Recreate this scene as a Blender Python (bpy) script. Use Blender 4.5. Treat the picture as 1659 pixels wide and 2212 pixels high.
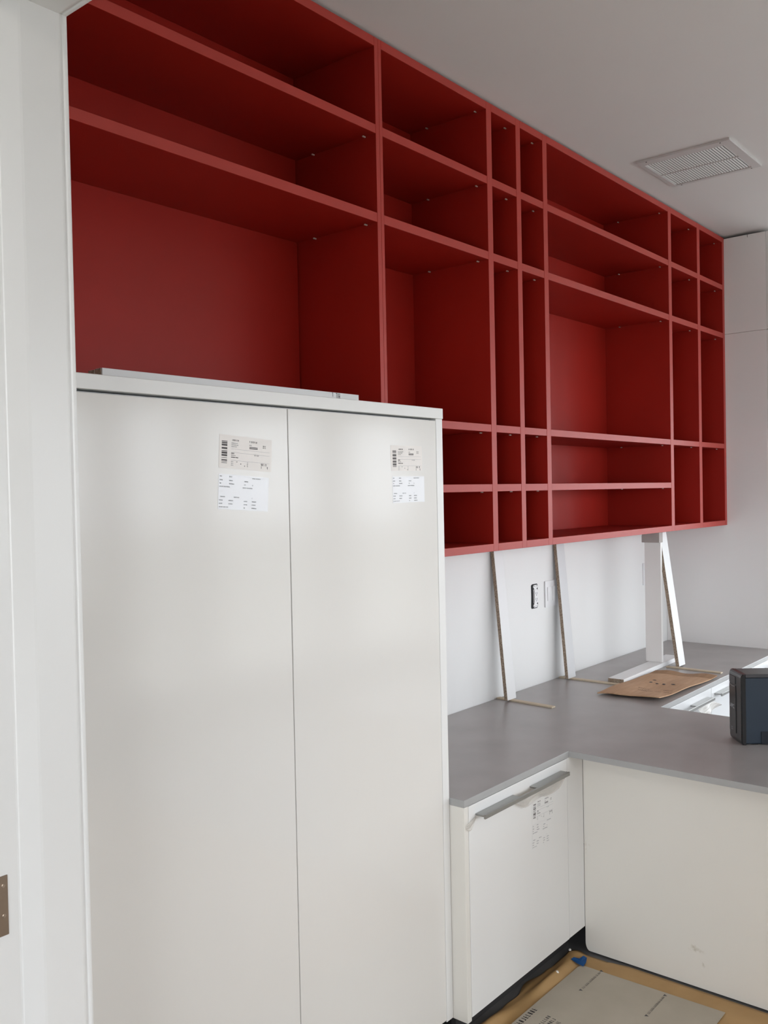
import bpy, bmesh, math, random
from mathutils import Vector, Matrix
random.seed(7)
for o in list(bpy.data.objects): bpy.data.objects.remove(o, do_unlink=True)
scene = bpy.context.scene
col = scene.collection
ZF = .163                                   # measured heights minus this = height above the floor

# ------------------------------------------------------------------ camera
cam_d = bpy.data.cameras.new('camera'); cam = bpy.data.objects.new('camera', cam_d); col.objects.link(cam)
yaw, pitch, roll = .692864465, -.0202540715, -.0201854361
fw = Vector((math.cos(yaw)*math.cos(pitch), math.sin(yaw)*math.cos(pitch), math.sin(pitch)))
rt = fw.cross(Vector((0, 0, 1))).normalized(); up = rt.cross(fw)
c_, s_ = math.cos(roll), math.sin(roll)
rt, up = rt*c_ + up*s_, up*c_ - rt*s_
M = Matrix((rt, up, -fw)).transposed().to_4x4()
M.translation = Vector((-.4434906, -2.1919957, 1.83028483 - ZF))
cam.matrix_world = M
cam_d.sensor_fit = 'VERTICAL'; cam_d.sensor_height = 36; cam_d.sensor_width = 27
cam_d.lens = 1967.10981/2212*36
cam_d.clip_start = .02
scene.camera = cam

# ------------------------------------------------------------------ world, daylight, exposure
w = bpy.data.worlds.new('sky'); scene.world = w; w.use_nodes = True
w.node_tree.nodes['Background'].inputs[0].default_value = (.89, .94, 1, 1)
w.node_tree.nodes['Background'].inputs[1].default_value = 2.0
vs = scene.view_settings
vs.view_transform = 'Standard'; vs.look = 'None'; vs.gamma = 1; vs.exposure = 1.78; vs.use_curve_mapping = False

WINDOWS = [(.95, 1.85), (1.95, 3.2), (3.34, 4.00), (4.12, 5.47), (5.80, 6.88)]     # window openings in the wall opposite, x ranges
WZ = [(1.15, 2.15), (.90, 2.35), (.20, 2.40), (.20, 2.40), (.20, 2.40)]       # sill and head heights
SIDE = [(-4.35, -2.65), (-2.45, -.75)]                 # taller windows in the right-hand wall, y ranges
SZ0, SZ1 = .25, 2.45
YF = -4.6                                              # inner face of the wall opposite
XR = 7.0                                               # inner face of the right-hand wall
def area_light(name, loc, rot, sx, sy, power, colr):
    d = bpy.data.lights.new(name, 'AREA'); d.shape = 'RECTANGLE'; d.size = sx; d.size_y = sy
    d.energy = power; d.color = colr
    o = bpy.data.objects.new(name, d); col.objects.link(o); o.location = loc; o.rotation_euler = rot
    return o
for (a, b), (WZ0, WZ1) in zip(WINDOWS, WZ):             # portals: sky light comes in through the openings
    p = area_light('window_portal', ((a+b)/2, YF-.15, (WZ0+WZ1)/2), (math.radians(90), 0, 0), b-a, WZ1-WZ0, 1, (1, 1, 1)); p.data.cycles.is_portal = True
for a, b in SIDE:
    p = area_light('window_portal', (XR+.15, (a+b)/2, (SZ0+SZ1)/2), (math.radians(90), 0, math.radians(90)), b-a, SZ1-SZ0, 1, (1, 1, 1)); p.data.cycles.is_portal = True
HALL_FILL = 3  # power of the added hallway fill lamp
HALL_FILL_WIN = (-3.3, -1.25); HZ0, HZ1 = .55, 2.4                 # added unseen window at the hallway end, lights faces towards the doorway
XH = -1.9
p = area_light('window_portal', (XH-.15, sum(HALL_FILL_WIN)/2, (HZ0+HZ1)/2), (math.radians(90), 0, math.radians(-90)), HALL_FILL_WIN[1]-HALL_FILL_WIN[0], HZ1-HZ0, 1, (1, 1, 1)); p.data.cycles.is_portal = True

# ------------------------------------------------------------------ materials
def new_mat(name):
    m = bpy.data.materials.new(name); m.use_nodes = True
    return m, m.node_tree.nodes, m.node_tree.links, m.node_tree.nodes['Principled BSDF']
def mat(name, colr, rough=.5, metal=0, coat=0, spec=.5, var=0, scale=8, bump=0, bscale=60, colr2=None, stretch=None, trans=0, alpha=1):
    m, n, l, b = new_mat(name)
    b.inputs['Base Color'].default_value = (*colr, 1); b.inputs['Roughness'].default_value = rough
    b.inputs['Metallic'].default_value = metal; b.inputs['Coat Weight'].default_value = coat
    b.inputs['Coat Roughness'].default_value = .08
    b.inputs['Specular IOR Level'].default_value = spec; b.inputs['Alpha'].default_value = alpha
    tc = n.new('ShaderNodeTexCoord'); src = tc.outputs['Object']
    if stretch:
        mp = n.new('ShaderNodeMapping'); mp.inputs['Scale'].default_value = stretch
        l.new(src, mp.inputs['Vector']); src = mp.outputs['Vector']
    if var or colr2:
        t = n.new('ShaderNodeTexNoise'); t.inputs['Scale'].default_value = scale; t.inputs['Detail'].default_value = 6
        l.new(src, t.inputs['Vector'])
        r = n.new('ShaderNodeValToRGB'); r.color_ramp.elements[0].position = .3; r.color_ramp.elements[1].position = .7
        if colr2 is None:
            ca = [max(0, c*(1-var)) for c in colr]; cb = [min(1, c*(1+var)) for c in colr]
        else: ca, cb = colr, colr2
        r.color_ramp.elements[0].color = (*ca, 1); r.color_ramp.elements[1].color = (*cb, 1)
        l.new(t.outputs['Fac'], r.inputs['Fac']); l.new(r.outputs['Color'], b.inputs['Base Color'])
    if bump:
        t2 = n.new('ShaderNodeTexNoise'); t2.inputs['Scale'].default_value = bscale; t2.inputs['Detail'].default_value = 4
        l.new(src, t2.inputs['Vector'])
        bp = n.new('ShaderNodeBump'); bp.inputs['Strength'].default_value = bump; bp.inputs['Distance'].default_value = .002
        l.new(t2.outputs['Fac'], bp.inputs['Height']); l.new(bp.outputs['Normal'], b.inputs['Normal'])
    return m
WALL = mat('wall_paint', (.83, .83, .82), .45, var=.012, scale=3, bump=.08, bscale=220)
CEIL = mat('ceiling_paint', (.80, .78, .765), .8, var=.01, scale=2, bump=.08, bscale=180)
TRIM = mat('trim_paint', (.78, .77, .75), .32, var=.008, scale=5)
RED = mat('red_lacquer', (.37, .0165, .0095), .45, var=.04, scale=5, spec=.28, bump=.04, bscale=300)
REDE = mat('red_front_edge', (.45, .052, .040), .45, var=.04, scale=9, spec=.3)
GLOSS = mat('white_gloss', (.775, .752, .715), .14, var=.006, scale=2)
SATIN = mat('white_satin', (.83, .825, .81), .3, var=.008, scale=3)
CREAM = mat('cream_panel', (.80, .775, .72), .38, var=.01, scale=3)
MELA = mat('white_melamine', (.83, .83, .83), .35, var=.01, scale=6)
FRONT = mat('white_drawer_front', (.72, .725, .73), .3, var=.01)
PALE = mat('pale_side_panel', (.89, .875, .86), .35, var=.008, scale=3)
GREYM = mat('grey_white_melamine', (.86, .84, .82), .4, var=.015, scale=6)
CONC = mat('concrete_laminate', (.335, .315, .305), .33, colr2=(.40, .378, .368), scale=5.5, bump=.05, bscale=150, spec=.5)
EDGE = mat('worktop_edge', (.40, .40, .395), .35, var=.03, scale=20)
ALU = mat('brushed_aluminium', (.36, .36, .345), .34, metal=1, var=.05, scale=60, stretch=(.05, 1, 1))
STEEL = mat('pin_steel', (.72, .68, .64), .35, metal=.3, var=.05, scale=80)
CARD = mat('cardboard', (.50, .305, .175), .85, colr2=(.56, .355, .215), scale=12, bump=.1, bscale=200, stretch=(1, 6, 1))
CARDF = mat('cardboard_flap', (.33, .19, .10), .85, colr2=(.39, .235, .13), scale=12, bump=.1, bscale=200, stretch=(1, 6, 1))
KRAFT = mat('kraft_paper', (.40, .235, .09), .6, colr2=(.48, .295, .125), scale=7, bump=.15, bscale=40)
BOARD = mat('floor_board_grey', (.41, .36, .285), .75, colr2=(.47, .415, .335), scale=6, bump=.06, bscale=120)
PINE = mat('pine_strip', (.60, .50, .36), .6, colr2=(.68, .59, .45), scale=14, stretch=(1, .08, 1))
BLACK = mat('black_plastic', (.008, .008, .009), .28, var=.1, scale=10, coat=.3)
NAVY = mat('blue_grey_plastic', (.016, .028, .044), .42, var=.05, scale=20, bump=.06, bscale=400)
RECESS = mat('recess_plastic', (.007, .011, .018), .75, var=.05)
DGREY = mat('dark_grey_plastic', (.05, .048, .05), .4, var=.06, scale=20)
LOGO = mat('logo_print', (.42, .43, .45), .4, var=.02)
PLAST = mat('white_plastic', (.82, .82, .83), .3, var=.005)
SLOT = mat('slot_dark', (.04, .04, .045), .6, var=.1)
HOLE = mat('box_shadow_black', (.01, .01, .012), .8, var=.1)
FLOOR = mat('charcoal_tile', (.10, .096, .095), .5, colr2=(.14, .135, .132), scale=9, bump=.1, bscale=60)
PLINTH = mat('plinth_black', (.045, .043, .043), .5, var=.15, scale=9)
TAPE = mat('blue_tape', (.02, .14, .42), .55, var=.1, scale=30)
FOAM = mat('foam_white', (.86, .83, .78), .7, var=.02)
BRONZE = mat('strike_metal', (.30, .24, .19), .38, metal=.85, var=.06, scale=40)
SCREWB = mat('screw_bronze', (.40, .33, .27), .35, metal=.8, var=.05)
DARKM = mat('screw_dark', (.06, .05, .045), .5, var=.1)
INK = mat('ink_print', (.10, .09, .09), .7, var=.1)
INKL = mat('ink_pale', (.32, .33, .36), .7, var=.1)
STICKB = mat('sticker_beige', (.81, .76, .715), .25, var=.02, scale=20)
STICKW = mat('sticker_white', (.88, .89, .92), .2, var=.01, scale=20)
FILM = mat('plastic_film', (.66, .62, .56), .35, var=.05, scale=25, alpha=.6)
SHIM = mat('shim_block', (.44, .40, .38), .7, var=.05, scale=20)
VENT = mat('vent_enamel', (.66, .64, .63), .45, var=.01)
SLATM = mat('vent_slat_enamel', (.84, .85, .84), .4, var=.01)
GRIME = mat('grime', (.52, .46, .34), .8, var=.15, scale=60)
# particleboard: speckled chips
PART, n_, l_, b_ = new_mat('particleboard')
tc = n_.new('ShaderNodeTexCoord'); v1 = n_.new('ShaderNodeTexVoronoi'); v1.inputs['Scale'].default_value = 260
rp = n_.new('ShaderNodeValToRGB'); rp.color_ramp.elements[0].color = (.17, .115, .075, 1); rp.color_ramp.elements[1].color = (.47, .38, .29, 1)
l_.new(tc.outputs['Object'], v1.inputs['Vector']); l_.new(v1.outputs['Color'], rp.inputs['Fac']); l_.new(rp.outputs['Color'], b_.inputs['Base Color'])
b_.inputs['Roughness'].default_value = .85
# window glass: thin clear pane
PANE, n_, l_, b_ = new_mat('window_glass'); n_.remove(b_)
tr = n_.new('ShaderNodeBsdfTransparent'); gl = n_.new('ShaderNodeBsdfGlossy'); gl.inputs['Roughness'].default_value = .02
mx = n_.new('ShaderNodeMixShader'); mx.inputs[0].default_value = .05
l_.new(tr.outputs[0], mx.inputs[1]); l_.new(gl.outputs[0], mx.inputs[2]); l_.new(mx.outputs[0], n_['Material Output'].inputs[0])
LAMPM, n_, l_, b_ = new_mat('fill_lamp_diffuser'); b_.inputs['Base Color'].default_value = (.9, .9, .88, 1)
b_.inputs['Emission Color'].default_value = (1, .93, .84, 1); b_.inputs['Emission Strength'].default_value = 2.0

# ------------------------------------------------------------------ helpers
def link(name, me, m, parent=None, loc=(0, 0, 0), rot=(0, 0, 0)):
    o = bpy.data.objects.new(name, me); col.objects.link(o)
    if m is not None:
        for x in (m if isinstance(m, (list, tuple)) else [m]): me.materials.append(x)
    o.location = loc; o.rotation_euler = rot
    if parent is not None: o.parent = parent
    return o
def wloc(o):
    p = Vector((0, 0, 0))
    while o is not None: p += Vector(o.location); o = o.parent
    return p
def bm_box(bm, x0, x1, y0, y1, z0, z1, mi=0):
    vs_ = [bm.verts.new(p) for p in ((x0,y0,z0),(x1,y0,z0),(x1,y1,z0),(x0,y1,z0),(x0,y0,z1),(x1,y0,z1),(x1,y1,z1),(x0,y1,z1))]
    fs = [bm.faces.new([vs_[i] for i in q]) for q in ((3,2,1,0),(4,5,6,7),(0,1,5,4),(1,2,6,5),(2,3,7,6),(3,0,4,7))]
    for f in fs: f.material_index = mi
    return fs
def bm_done(bm, name, bevel=0, seg=1):
    if bevel:
        bmesh.ops.bevel(bm, geom=list(bm.edges), offset=bevel, segments=seg, affect='EDGES', profile=.5)
    bm.normal_update(); me = bpy.data.meshes.new(name); bm.to_mesh(me); bm.free()
    return me
def box(name, x0, x1, y0, y1, z0, z1, m, parent=None, bevel=.0008, seg=1):
    """world-space box (parents are never rotated when this is used)"""
    c = Vector(((x0+x1)/2, (y0+y1)/2, (z0+z1)/2))
    bm = bmesh.new(); bm_box(bm, x0-c.x, x1-c.x, y0-c.y, y1-c.y, z0-c.z, z1-c.z)
    me = bm_done(bm, name, bevel, seg)
    return link(name, me, m, parent, c - (wloc(parent) if parent else Vector((0, 0, 0))))
def lbox(name, x0, x1, y0, y1, z0, z1, m, parent, bevel=.0008, seg=1):
    """box in the parent's own space"""
    c = Vector(((x0+x1)/2, (y0+y1)/2, (z0+z1)/2))
    bm = bmesh.new(); bm_box(bm, x0-c.x, x1-c.x, y0-c.y, y1-c.y, z0-c.z, z1-c.z)
    return link(name, bm_done(bm, name, bevel, seg), m, parent, c)
def thing(name, label, cat, loc=(0, 0, 0), rot=(0, 0, 0), group=None):
    o = bpy.data.objects.new(name, None); col.objects.link(o); o.location = loc; o.rotation_euler = rot
    o.empty_display_size = .05; o['label'] = label; o['category'] = cat
    if group: o['group'] = group
    return o
def tag(o, label, cat, group=None):
    o['label'] = label; o['category'] = cat
    if group: o['group'] = group
    return o
def struct(o, label=None):
    o['kind'] = 'structure'
    if label: o['label'] = label
    return o
def prism(name, pts, z0, z1, m, parent=None, bevel=0, mi_side=None, loc=None):
    """extrude an xy outline (counter-clockwise) from z0 to z1"""
    bm = bmesh.new()
    lo = [bm.verts.new((x, y, z0)) for x, y in pts]; hi = [bm.verts.new((x, y, z1)) for x, y in pts]
    bm.faces.new(lo[::-1]); bm.faces.new(hi)
    for i in range(len(pts)):
        f = bm.faces.new((lo[i], lo[(i+1) % len(pts)], hi[(i+1) % len(pts)], hi[i]))
        if mi_side is not None: f.material_index = mi_side
    return link(name, bm_done(bm, name, bevel), m, parent, loc or (0, 0, 0))
def marks(bm, x, y, h, words, thick, rnd, mi=0, gap=.75, z=0):
    """a line of tiny printed characters too small to read: short strokes, grouped into words"""
    cw = h*.62
    for nchar in words:
        for k in range(nchar):
            x0 = x + k*cw
            kind = rnd.randrange(4)
            st = []
            if kind in (0, 2): st.append((x0, y, x0+thick, y+h))
            if kind in (1, 2): st.append((x0+cw*.55-thick, y, x0+cw*.55, y+h))
            if kind in (0, 1, 3): st.append((x0, y+h-thick, x0+cw*.6, y+h))
            if kind in (2, 3): st.append((x0, y+h*.45, x0+cw*.6, y+h*.45+thick))
            if kind == 3: st.append((x0+cw*.25, y, x0+cw*.25+thick, y+h))
            for a, b, c, d in st:
                f = bm.faces.new([bm.verts.new(p) for p in ((a, b, z), (c, b, z), (c, d, z), (a, d, z))]); f.material_index = mi
        x += nchar*cw + cw*gap
    return x
def quad(bm, x0, y0, x1, y1, mi=0, z=0):
    f = bm.faces.new([bm.verts.new(p) for p in ((x0, y0, z), (x1, y0, z), (x1, y1, z), (x0, y1, z))]); f.material_index = mi
def text_mesh(s, size):
    cu = bpy.data.curves.new('t', 'FONT'); cu.body = s; cu.size = size; cu.extrude = .0004
    cu.align_x = 'CENTER'; cu.align_y = 'CENTER'
    o = bpy.data.objects.new('t', cu); col.objects.link(o)
    dg = bpy.context.evaluated_depsgraph_get(); dg.update()
    me = bpy.data.meshes.new_from_object(o.evaluated_get(dg)); bpy.data.objects.remove(o, do_unlink=True)
    return me

# ================================================================== THE ROOM
CZ = .914 - ZF                              # worktop height
CEILZ = 3.262 - ZF
XL0, XL1 = .235, .362                       # wall with the doorway
XH = -1.9                         # far wall, hallway end
YJ = -.8775; YJ2 = -2.12                    # doorway sides
DH = 2.6 - ZF                               # doorway head
struct(box('floor', XH-.1, XR+.1, YF-.1, .1, -.08, 0, FLOOR, bevel=0))
struct(box('ceiling', XH-.1, XR+.1, YF-.1, .1, CEILZ, CEILZ+.08, CEIL, bevel=0))
struct(box('wall_back', XH-.1, XR+.1, 0, .1, 0, CEILZ, WALL, bevel=0))
def wall_with_holes(name, x0, x1, y0, y1, holes, axis, m):
    """wall slab; holes are (a0, a1, z0, z1) along the axis"""
    bm = bmesh.new(); a0, a1 = (x0, x1) if axis == 'x' else (y0, y1)
    cuts = sorted(holes); cur = a0
    def add(p, q, z0, z1):
        if q-p < 1e-4 or z1-z0 < 1e-4: return
        if axis == 'x': bm_box(bm, p, q, y0, y1, z0, z1)
        else: bm_box(bm, x0, x1, p, q, z0, z1)
    for h0, h1, z0, z1 in cuts:
        add(cur, h0, 0, CEILZ); add(h0, h1, 0, z0); add(h0, h1, z1, CEILZ); cur = h1
    add(cur, a1, 0, CEILZ)
    return struct(link(name, bm_done(bm, name), m))
wall_with_holes('wall_front', XH-.1, XR+.1, YF-.14, YF, [(a, b, c, d) for (a, b), (c, d) in zip(WINDOWS, WZ)], 'x', WALL)
wall_with_holes('wall_right', XR, XR+.14, YF, 0, [(a, b, SZ0, SZ1) for a, b in SIDE], 'y', WALL)
wall_with_holes('wall_hall', XH-.14, XH, YF, 0, [(*HALL_FILL_WIN, HZ0, HZ1)], 'y', WALL)
wall_with_holes('wall_left', XL0, XL1, YF, 0, [(YJ2-.02, YJ+.02, 0, DH+.02)], 'y', WALL)
def window(n, axis, a, b, z0w, z1w, lab, sg=1):
    """frame with a mullion, two panes and a sill, set into the opening"""
    t = .045; mid = (a+b)/2; parts = bmesh.new()
    o0, o1 = .03, .10                        # depth of the frame behind the wall face
    def put(bm, p, q, d0, d1, z0, z1):
        if axis == 'x': bm_box(bm, p, q, YF-d1, YF-d0, z0, z1)
        elif sg > 0: bm_box(bm, XR+d0, XR+d1, p, q, z0, z1)
        else: bm_box(bm, XH-d1, XH-d0, p, q, z0, z1)
    put(parts, a, a+t, o0, o1, z0w, z1w); put(parts, b-t, b, o0, o1, z0w, z1w)
    put(parts, a+t, b-t, o0, o1, z0w, z0w+t); put(parts, a+t, b-t, o0, o1, z1w-t, z1w)
    big = b-a > 1.5
    if big: put(parts, mid-.025, mid+.025, o0, o1, z0w+t, z1w-t)
    f = struct(link('window_%d' % n, bm_done(parts, 'window_frame'), TRIM), lab)
    for p, q in (((a+t, mid-.025), (mid+.025, b-t)) if big else ((a+t, b-t),)):
        bm = bmesh.new(); put(bm, p, q, .062, .068, z0w+t, z1w-t); link('pane', bm_done(bm, 'pane'), PANE, f)
    bm = bmesh.new(); put(bm, a-.03, b+.03, -.05, 0, z0w-.03, z0w-.002); link('window_sill', bm_done(bm, 'window_sill', .002), TRIM, f)
for i, (a, b) in enumerate(WINDOWS): window(i+1, 'x', a, b, *WZ[i], 'white framed window in the wall opposite the shelves')
for i, (a, b) in enumerate(SIDE): window(i+6, 'y', a, b, SZ0, SZ1, 'tall white framed window in the right-hand wall')
window(8, 'y', *HALL_FILL_WIN, HZ0, HZ1, 'unseen white framed window added at the hallway end as fill light', sg=-1)
# ground outside
struct(box('ground', -40, 60, -60, 40, -.7, -.6, mat('ground_outside', (.38, .37, .34), .9, var=.1, scale=.3), bevel=0))

# doorway lining: profile seen from above, swept up both sides and across the head
PROF = [(-.02, .0125), (.0560, .0125), (.0585, .0118), (.0600, .0102), (.0885, .0008), (.0925, 0), (.1560, 0), (.1590, .0008), (.1610, .0026), (.1640, .0026), (.1660, .0006), (.1690, 0), (.1715, .0006), (.1732, .0030)]
PX = .2012                                  # x where the profile starts
door = bpy.data.objects.new('door_1', None); col.objects.link(door); door.location = (PX, (YJ+YJ2)/2, 0)
struct(door, 'white painted door lining that frames the view')
def jamb(name, side):
    # side +1: lining face towards -y at YJ ; side -1: opposite one
    bm = bmesh.new(); N = len(PROF); back = .034
    yb = YJ if side > 0 else YJ2
    pts = [(PX+a, yb + side*d) for a, d in PROF] + [(PX+.1732, yb+side*back), (PX-.02, yb+side*back)]
    if side < 0: pts = pts[::-1]
    lo = [bm.verts.new((x-door.location.x, y-door.location.y, 0)) for x, y in pts]
    hi = [bm.verts.new((x-door.location.x, y-door.location.y, DH+.03)) for x, y in pts]
    bm.faces.new(lo); bm.faces.new(hi[::-1])
    for i in range(len(pts)):
        bm.faces.new((hi[i], hi[(i+1) % len(pts)], lo[(i+1) % len(pts)], lo[i]))
    bmesh.ops.recalc_face_normals(bm, faces=bm.faces)
    return link(name, bm_done(bm, name), TRIM, door)
jamb('jamb', 1); jamb('jamb', -1)
bm = bmesh.new()
pts = [(PX+a, DH+d) for a, d in PROF] + [(PX+.1732, DH+.034), (PX-.02, DH+.034)]
A = [bm.verts.new((x-door.location.x, YJ+.004-door.location.y, z)) for x, z in pts]
B = [bm.verts.new((x-door.location.x, YJ2-.004-door.location.y, z)) for x, z in pts]
bm.faces.new(A); bm.faces.new(B[::-1])
for i in range(len(pts)): bm.faces.new((B[i], B[(i+1) % len(pts)], A[(i+1) % len(pts)], A[i]))
bmesh.ops.recalc_face_normals(bm, faces=bm.faces)
link('head_jamb', bm_done(bm, 'head_jamb'), TRIM, door)
# strike plate let into the lining
sy = YJ + .0125
sp = box('strike_plate', .192, .2405, sy-.0012, sy+.001, 1.1715-ZF, 1.2630-ZF, BRONZE, door, bevel=.0006)
sp['label'] = 'brown metal strike plate'
for (px, pz) in ((.2335, 1.2480), (.2335, 1.2020)):
    bm = bmesh.new(); bmesh.ops.create_cone(bm, cap_ends=True, segments=14, radius1=.0032, radius2=.0024, depth=.0012, matrix=Matrix.Rotation(math.radians(90), 4, 'X'))
    link('screw', bm_done(bm, 'screw'), SCREWB, sp, Vector((px, sy-.0016, pz-ZF)) - wloc(sp))
box('latch_hole', .204, .2165, sy-.0016, sy-.0009, 1.190-ZF, 1.245-ZF, DARKM, sp, bevel=0)

# fill lamp added unseen on the hallway ceiling (behind the camera)
lt = thing('fill_ceiling_lamp', 'unseen round white lamp added in the hallway as fill light', 'lamp', (-1.2, -1.3, CEILZ))
bm = bmesh.new(); bmesh.ops.create_cone(bm, cap_ends=True, segments=32, radius1=.15, radius2=.17, depth=.05)
link('lamp_body', bm_done(bm, 'lamp_body'), TRIM, lt, (0, 0, -.025))
bm = bmesh.new(); bmesh.ops.create_cone(bm, cap_ends=True, segments=32, radius1=.12, radius2=.14, depth=.03)
link('diffuser', bm_done(bm, 'diffuser'), LAMPM, lt, (0, 0, -.065))
area_light('hall_fill_light', (-1.2, -1.3, CEILZ-.1), (0, 0, 0), .28, .28, HALL_FILL, (1, .95, .89))

# ================================================================== RED SHELVING
Vx = [(1.7533, 1.7864), (2.3828, 2.4165), (2.5861, 2.6180), (2.7882, 2.8214), (4.0408, 4.0785), (4.4300, 4.4690), (4.8134, 4.8440)]
YR = -.3659; YBK = -.017
zz = lambda v: v - ZF
Tt, Tb, Bt, Bb = zz(3.2499), zz(3.2218), zz(1.6379), zz(1.6100)
S = {1: (zz(2.9515), zz(2.9794)), 2: (zz(2.6769), zz(2.7059)), 3: (zz(2.0481), zz(2.0753)), 4: (zz(1.8297), zz(1.8569))}
XA = .395                                   # left end, behind the doorway wall
TALLZ = zz(2.079)
red = thing('red_shelving_unit', 'large red open shelving unit fixed to the wall above the worktop', 'shelving', (3.3, 0, Bb), group='red shelving units on the wall')
redl = thing('red_shelving_unit', 'wide red shelving unit on the wall directly above the tall gloss cabinet', 'shelving', (1.1, 0, TALLZ), group='red shelving units on the wall')
VM = 1.7720                                  # joint between the two units
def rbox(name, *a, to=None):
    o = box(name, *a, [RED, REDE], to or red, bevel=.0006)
    for p in o.data.polygons:                # front faces of the panels get a lighter red
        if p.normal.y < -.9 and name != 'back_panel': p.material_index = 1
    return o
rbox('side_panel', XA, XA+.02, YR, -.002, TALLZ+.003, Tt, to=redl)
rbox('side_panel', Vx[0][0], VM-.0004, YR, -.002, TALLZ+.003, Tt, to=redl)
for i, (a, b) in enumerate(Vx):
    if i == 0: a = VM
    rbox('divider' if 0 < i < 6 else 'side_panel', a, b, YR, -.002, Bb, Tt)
edges = [XA+.02] + [v for p in Vx for v in p]
bays = [(edges[2*i], edges[2*i+1]) for i in range(7)]
PINS = []
pin_bm = bmesh.new(); bm_box(pin_bm, -.0065, .0065, -.0028, .0028, -.0020, .0020); pin_me = bm_done(pin_bm, 'shelf_pin', .0009); pin_me.materials.append(STEEL)
def pins(x0, x1, z, to=None):
    for x in (x0+.0078, x1-.0078):
        for y in (-.324, -.102):
            o = bpy.data.objects.new('shelf_pin', pin_me); col.objects.link(o); o.parent = to or red
            o.location = Vector((x, y, z-.0021)) - wloc(to or red)
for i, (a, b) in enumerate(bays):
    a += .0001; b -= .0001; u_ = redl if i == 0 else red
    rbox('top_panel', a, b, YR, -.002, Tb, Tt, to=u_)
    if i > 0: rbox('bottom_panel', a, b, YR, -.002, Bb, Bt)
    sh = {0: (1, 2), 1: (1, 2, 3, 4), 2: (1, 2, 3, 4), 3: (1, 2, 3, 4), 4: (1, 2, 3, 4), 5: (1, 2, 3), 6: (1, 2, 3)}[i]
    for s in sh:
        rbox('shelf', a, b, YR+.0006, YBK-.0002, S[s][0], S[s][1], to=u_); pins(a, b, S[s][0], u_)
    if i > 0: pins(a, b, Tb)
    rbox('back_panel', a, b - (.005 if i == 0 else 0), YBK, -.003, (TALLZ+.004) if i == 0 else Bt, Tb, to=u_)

# ================================================================== WHITE TALL CABINET (left)
TX0, TXM, TXD, TX1 = .512, 1.1182, 1.7262, 1.7590
TF = -.596; KZ = zz(.2545)
tall = thing('tall_cabinet', 'tall white high-gloss two-door cabinet beside the doorway', 'cabinet', (1.12, -.3, 0))
DTOP = zz(2.0455); PB = zz(2.0480)
box('body', TX0, TXD-.001, TF+.022, -.02, KZ+.004, PB-.002, MELA, tall)
box('side_panel', TXD, TX1, TF, -.02, zz(.247), PB, SATIN, tall, bevel=.0012)
box('top_panel', TX0-.03, TX1, TF-.003, -.02, PB, TALLZ, SATIN, tall, bevel=.0012)
box('side_panel', TX0-.03, TX0-.001, TF, -.02, zz(.247), PB, SATIN, tall, bevel=.0012)
box('plinth', TX0-.02, TX1-.02, TF+.07, TF+.09, 0, KZ, PLINTH, tall)
tdoor = [box('door', TX0+.001, TXM-.0014, TF-.0005, TF+.0185, KZ, DTOP-.004, GLOSS, tall, bevel=.0012, seg=2),
         box('door', TXM+.0014, TXD-.002, TF-.0005, TF+.0185, KZ, DTOP-.004, GLOSS, tall, bevel=.0012, seg=2)]
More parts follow.
